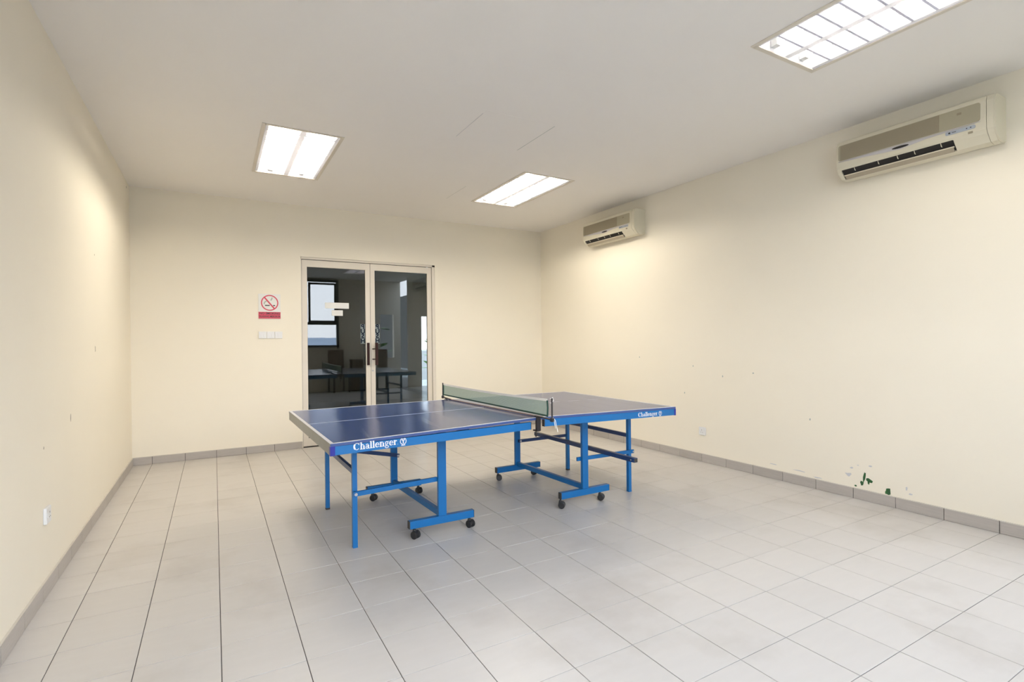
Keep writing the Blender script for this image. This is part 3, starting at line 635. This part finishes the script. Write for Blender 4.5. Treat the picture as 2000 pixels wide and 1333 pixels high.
def table_half(side):
    left = side == 'l'
    lab = ('left half of the blue table tennis table, its end towards the left wall' if left else 'right half of the blue table tennis table, its end towards the right wall')
    if left: xo_f, xo_b, xi = 1.338, 1.314, 2.697; zc = {'of': 0.758, 'if': 0.792, 'ib': 0.766, 'ob': 0.760}
    else: xo_f, xo_b, xi = 4.036, 4.082, 2.713; zc = {'of': 0.769, 'if': 0.793, 'ib': 0.766, 'ob': 0.762}
    t = thing('table_tennis_table_half', ((xo_f+xi)/2, (YF+YB)/2, 0), lab, 'table tennis table', 'halves of the table tennis table')
    sx = 1 if left else -1                 # direction from the outer end towards the net
    span = abs(xi-xo_f)
    def fr(x, y): return (x-xo_f)*sx/span, (y-YF)/(YB-YF)
    def ztop(x, y):
        a, b = fr(x, y); a = min(max(a, 0), 1.02)
        return (1-b)*((1-a)*zc['of']+a*zc['if'])+b*((1-a)*zc['ob']+a*zc['ib'])
    # warp: authored with flat top at z = 0.76; slide to the tilted top and skewed end
    def warp(x, y, z):
        a, b = fr(x, y); return (x+(xo_b-xo_f)*b*(1-min(max(a, 0), 1)), y, z-0.76+ztop(x, y))
    def warp_frame(x, y, z):              # the frame under the left top lags behind the warped board towards the net
        a, b = fr(x, y); X, Y_, Z = warp(x, y, z)
        return (X, Y_, Z-(0.010*max(0, a-0.35)/0.65 if left and b < 0.5 else 0))
    lo, hi = (xo_f, xi) if left else (xi, xo_f)
    tp = MB(); nx = 6
    for k in range(nx): tp.box(lo+(hi-lo)*k/nx, lo+(hi-lo)*(k+1)/nx, YF+0.001, YB-0.001, 0.7425, 0.7592)
    top = tp.build('tabletop', 'top', t, warp=warp)
    MB().box(lo, hi, YF, YF+0.002, 0.7425, 0.7585).build('edge_band', 'band', top, warp=warp)
    MB().box(lo, hi, YB-0.002, YB, 0.7425, 0.7585).build('edge_band', 'band', top, warp=warp)
    xe0, xe1 = (xo_f-0.001, xo_f+0.0015) if left else (xo_f-0.0015, xo_f+0.001)
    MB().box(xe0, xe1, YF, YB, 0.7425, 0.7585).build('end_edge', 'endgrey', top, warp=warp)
    ln = MB(); zt = 0.7597
    for k in range(nx):
        a, b = lo+(hi-lo)*k/nx, lo+(hi-lo)*(k+1)/nx
        ln.box(a, b, YF, YF+0.019, 0.7588, zt); ln.box(a, b, YB-0.019, YB, 0.7588, zt); ln.box(a, b, (YF+YB)/2-0.0022, (YF+YB)/2+0.0022, 0.7588, zt)
    if left: ln.box(xo_f, xo_f+0.020, YF, YB, 0.7588, zt)
    else: ln.box(xo_f-0.020, xo_f, YF, YB, 0.7588, zt)
    ln.build('court_lines', 'line', top, warp=warp)
    # aprons
    ai = xi-sx*0.047; al, ah = (xo_f+0.026, ai) if left else (ai, xo_f-0.016)
    if not left: al = xi+0.049
    ap = MB().box(al, ah, YF, YF+0.026, 0.692, 0.7415).build('side_apron', 'blue', t, warp=warp_frame)
    MB().box(al, ah, YB-0.026, YB, 0.692, 0.7415).build('side_apron', 'blue', t, warp=warp_frame)
    cx0, cx1 = (xo_f-0.001, xo_f+0.026) if left else (xo_f-0.016, xo_f+0.002)
    MB().box(cx0, cx1, YF-0.001, YF+0.03, 0.690, 0.7425).build('corner_cap', 'cap', ap, warp=warp)
    MB().box((ai-0.001) if left else (al-0.004), (ai+0.003) if left else (al+0.001), YF-0.0005, YF+0.0265, 0.6915, 0.742).build('end_plug', 'gap', ap, warp=warp_frame)
    e0, e1 = (xo_f, xo_f+0.022) if left else (xo_f-0.022, xo_f)
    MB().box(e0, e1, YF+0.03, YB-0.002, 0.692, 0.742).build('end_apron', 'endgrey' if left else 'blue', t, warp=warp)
    if left: wordmark(1.464, 0.254, 0.7065, ap, warp_frame); emblem(1.7545, 0.7215, 0.0175, ap, warp_frame)
    else: wordmark(3.628, 0.205, 0.703, ap, warp_frame); emblem(3.862, 0.718, 0.0150, ap, warp_frame)
    for k in (0.22, 0.62):
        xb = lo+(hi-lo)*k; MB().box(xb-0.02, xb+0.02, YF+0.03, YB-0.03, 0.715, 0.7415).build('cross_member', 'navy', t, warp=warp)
    # wheeled uprights front and back
    if left: ups = ((2.111, 2.169, -3.600, 1.899, 2.376, (1.944, 2.349)), (2.075, 2.130, -2.620, 1.868, 2.337, (1.925, 2.318)))
    else: ups = ((3.348, 3.405, -3.600, 3.130, 3.617, (3.140, 3.535)), (3.294, 3.348, -2.620, 3.084, 3.571, (3.112, 3.503)))
    for k, (ux0, ux1, uy, f0, f1, cs) in enumerate(ups):
        ymid = uy
        def wz(x, y, z):
            if z > 0.5: return (x, y, 0.692-0.76+ztop(x, y)+0.004)
            return (x, y, z)
        MB().box(ux0, ux1, uy-0.0125, uy+0.0125, 0.120, 0.70).build('upright', 'blue', t, warp=wz)
        fb = MB().box(f0+0.005, f1-0.002, uy-0.02, uy+0.02, 0.069, 0.120).build('foot_bar', 'blue', t, bevel=0.002)
        MB().box(f0, f0+0.006, uy-0.0195, uy+0.0195, 0.0695, 0.1195).build('end_plug', 'gap', fb)
        MB().box(f1-0.003, f1+0.001, uy-0.0195, uy+0.0195, 0.0695, 0.1195).build('end_plug', 'gap', fb)
        for q, cxx in enumerate(cs): caster(cxx, uy-0.012, (0.5, 0.35, 0.8, 0.2)[(q+2*k) % 4]+(0.0 if left else 0.3), fb)
    sxm = (ups[0][0]+ups[0][1])/2; sxb = (ups[1][0]+ups[1][1])/2
    MB().bar((sxm, -3.5875, 0.128), (sxb, -2.6325, 0.128), 0.030, 0.040).build('stretcher', 'blue', t)
    # folding outer legs and their cross bar
    lgs = ((1.559, -3.550), (1.553, -2.655)) if left else ((3.897, -3.550), (3.890, -2.660))
    for (lx, ly) in lgs:
        def wl_(x, y, z):
            return (x, y, 0.692-0.76+ztop(x, y)+0.004) if z > 0.5 else (x, y, z)
        lg = MB().box(lx-0.015, lx+0.015, ly-0.015, ly+0.015, 0.012, 0.70).build('leg', 'blue', t, warp=wl_)
        MB().box(lx-0.0155, lx+0.0155, ly-0.0155, ly+0.0155, 0.0, 0.0125).build('foot_cap', 'gap' if ly > -3 else 'blue', lg)
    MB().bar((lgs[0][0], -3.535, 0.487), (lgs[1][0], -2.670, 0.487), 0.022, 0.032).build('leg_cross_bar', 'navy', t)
    # braces
    if left:
        b1 = MB().bar((1.545, -3.578, 0.350), (2.112, -3.578, 0.368), 0.016, 0.030).build('brace', 'blue', t)
        MB().tube([(1.560, -3.588, 0.350), (1.560, -3.594, 0.350)], 0.010, 14).build('bolt', 'steel', b1)
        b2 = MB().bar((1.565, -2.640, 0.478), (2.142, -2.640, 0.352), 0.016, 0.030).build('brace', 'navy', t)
        MB().tube([(2.130, -2.652, 0.354), (2.130, -2.658, 0.354)], 0.009, 12).build('bolt', 'steel', b2)
    else:
        b1 = MB().bar((3.318, -3.578, 0.356), (3.925, -3.578, 0.352), 0.016, 0.030).build('brace', 'blue', t)
        MB().tube([(3.915, -3.588, 0.352), (3.915, -3.593, 0.352)], 0.008, 12).build('bolt', 'steel', b1)
        b2 = MB().bar((3.325, -2.642, 0.350), (3.900, -2.642, 0.350), 0.016, 0.028).build('brace', 'navy', t)
        MB().tube([(3.342, -2.652, 0.350), (3.342, -2.657, 0.350)], 0.009, 12).build('bolt', 'steel', b2)
        rb = MB().bar((3.590, -3.965, 0.388), (3.590, -2.530, 0.381), 0.036, 0.034).build('storage_bar', 'navy', t, bevel=0.002)
        MB().box(3.574, 3.606, -3.9662, -3.9640, 0.374, 0.402).build('bar_opening', 'gap', rb)
        MB().tube([(3.572, -3.93, 0.388), (3.569, -3.93, 0.388)], 0.006, 10).build('bolt', 'steel', rb)
    return t
table_half('l'); table_half('r')

# ------------------------------------------------------------------ net
NX = 2.705
nt_ = thing('table_tennis_net', (NX, (YF+YB)/2, 0.79), 'green table tennis net with white top tape, clamped across the middle of the table', 'net')
yn, yf_ = -4.075, -2.275
def top_z(y):
    s_ = (y-yn)/(yf_-yn); return 0.930+(0.912-0.930)*s_-0.010*math.sin(math.pi*s_)
def bot_z(y):
    s_ = (y-yn)/(yf_-yn); return 0.812+(0.800-0.812)*s_
NS = 18
tpm = MB(); btm = MB()
for k in range(NS):
    a = yn+(yf_-yn)*k/NS; b = yn+(yf_-yn)*(k+1)/NS
    for m_, fz, hh in ((tpm, lambda y: top_z(y)-0.007, 0.016), (btm, lambda y: bot_z(y)+0.005, 0.011)):
        i = len(m_.v)
        for y in (a, b):
            for dx in (-0.0015, 0.0015):
                for dz in (-hh/2, hh/2): m_.v.append((NX+dx, y, fz(y)+dz))
        m_.f += [tuple(i+q for q in f_) for f_ in ((0, 4, 5, 1), (2, 3, 7, 6), (0, 2, 6, 4), (1, 5, 7, 3), (0, 1, 3, 2), (4, 6, 7, 5))]
tpm.build('top_tape', 'tape', nt_); btm.build('bottom_border', 'netdark', nt_)
nm = MB(); r_ = 0.0008
nv = 230
for k in range(nv):
    y = yn+(yf_-yn)*(k+0.5)/nv
    nm.box(NX-r_, NX+r_, y-0.0008, y+0.0008, bot_z(y), top_z(y)-0.006)
for k in range(21):
    f_ = (k+0.5)/21
    for q in range(6):
        a = yn+(yf_-yn)*q/6; b = yn+(yf_-yn)*(q+1)/6
        za, zb = bot_z(a)+(top_z(a)-bot_z(a))*f_, bot_z(b)+(top_z(b)-bot_z(b))*f_
        nm.bar((NX, a, za), (NX, b, zb), 0.0014, 0.0015)
nmo = nm.build('net_mesh', 'netgreen', nt_); nmo['kind'] = 'stuff'
for y, dd in ((yn, 0.006), (yf_, 0.005)):
    MB().tube([(NX, y, top_z(y)-0.01), (NX, y-dd, 0.87), (NX, y, bot_z(y))], 0.006, 8).build('side_border', 'netdark', nt_)
# posts, brackets and clamps
for (yp, ye_, zt_, zb_, zt2) in ((-4.130, YF+0.03, 0.945, 0.806, 0.793), (-2.255, YB-0.10, 0.918, 0.790, 0.768)):
    po = MB().tube([(NX, yp, zb_-0.012), (NX, yp, zt_)], 0.0055, 10).build('post', 'metalblk', nt_)
    MB().box(NX-0.010, NX+0.010, yp-0.013, yp+0.013, zb_-0.022, zb_+0.004).build('post_socket', 'metalblk', po, bevel=0.003)
    sgn = 1 if ye_ > yp else -1
    br = MB(); br.bar((NX, yp, zb_-0.008), (NX, ye_, zt2+0.006), 0.016, 0.008)
    br.build('bracket', 'metalblk', po)
    ed = YF if yp < YF else YB
    yc = ed+(-0.008 if yp < YF else 0.008)
    cl = MB(); cl.box(NX-0.016, NX+0.016, yc-0.005, yc+0.005, zt2-0.092, zt2+0.006); cl.box(NX-0.016, NX+0.016, min(yc, yc+sgn*0.045), max(yc, yc+sgn*0.045), zt2-0.096, zt2-0.088)
    cl.build('clamp', 'metalblk', po)
    sc = MB(); ys_ = yc+sgn*0.032
    sc.tube([(NX, ys_, zt2-0.018), (NX, ys_, zt2-0.118)], 0.0035, 8); sc.tube([(NX, ys_, zt2-0.112), (NX, ys_, zt2-0.136)], [0.008, 0.007], 10)
    sc.build('clamp_screw', 'metalblk', po)
MB().tube([(NX, YF+0.02, 0.799), (NX, YB-0.09, 0.773)], 0.0035, 8).build('tension_rod', 'rod', nt_)
for k, (dy, dx, zz) in enumerate(((-0.015, 0.012, 0.742), (-0.030, 0.020, 0.720))):
    MB().tube([(NX+0.004, -4.135, 0.812), (NX+dx*0.7, -4.135+dy*0.4, 0.795), (NX+dx, -4.135+dy, zz)], 0.0022, 6).build('tie_string', 'tape', nt_)
MB().tube([(NX-0.006, -4.118, 0.935), (NX, -4.140, 0.945), (NX+0.008, -4.138, 0.925), (NX-0.004, -4.120, 0.905)], 0.0035, 6).build('tie_string', 'tape', nt_)
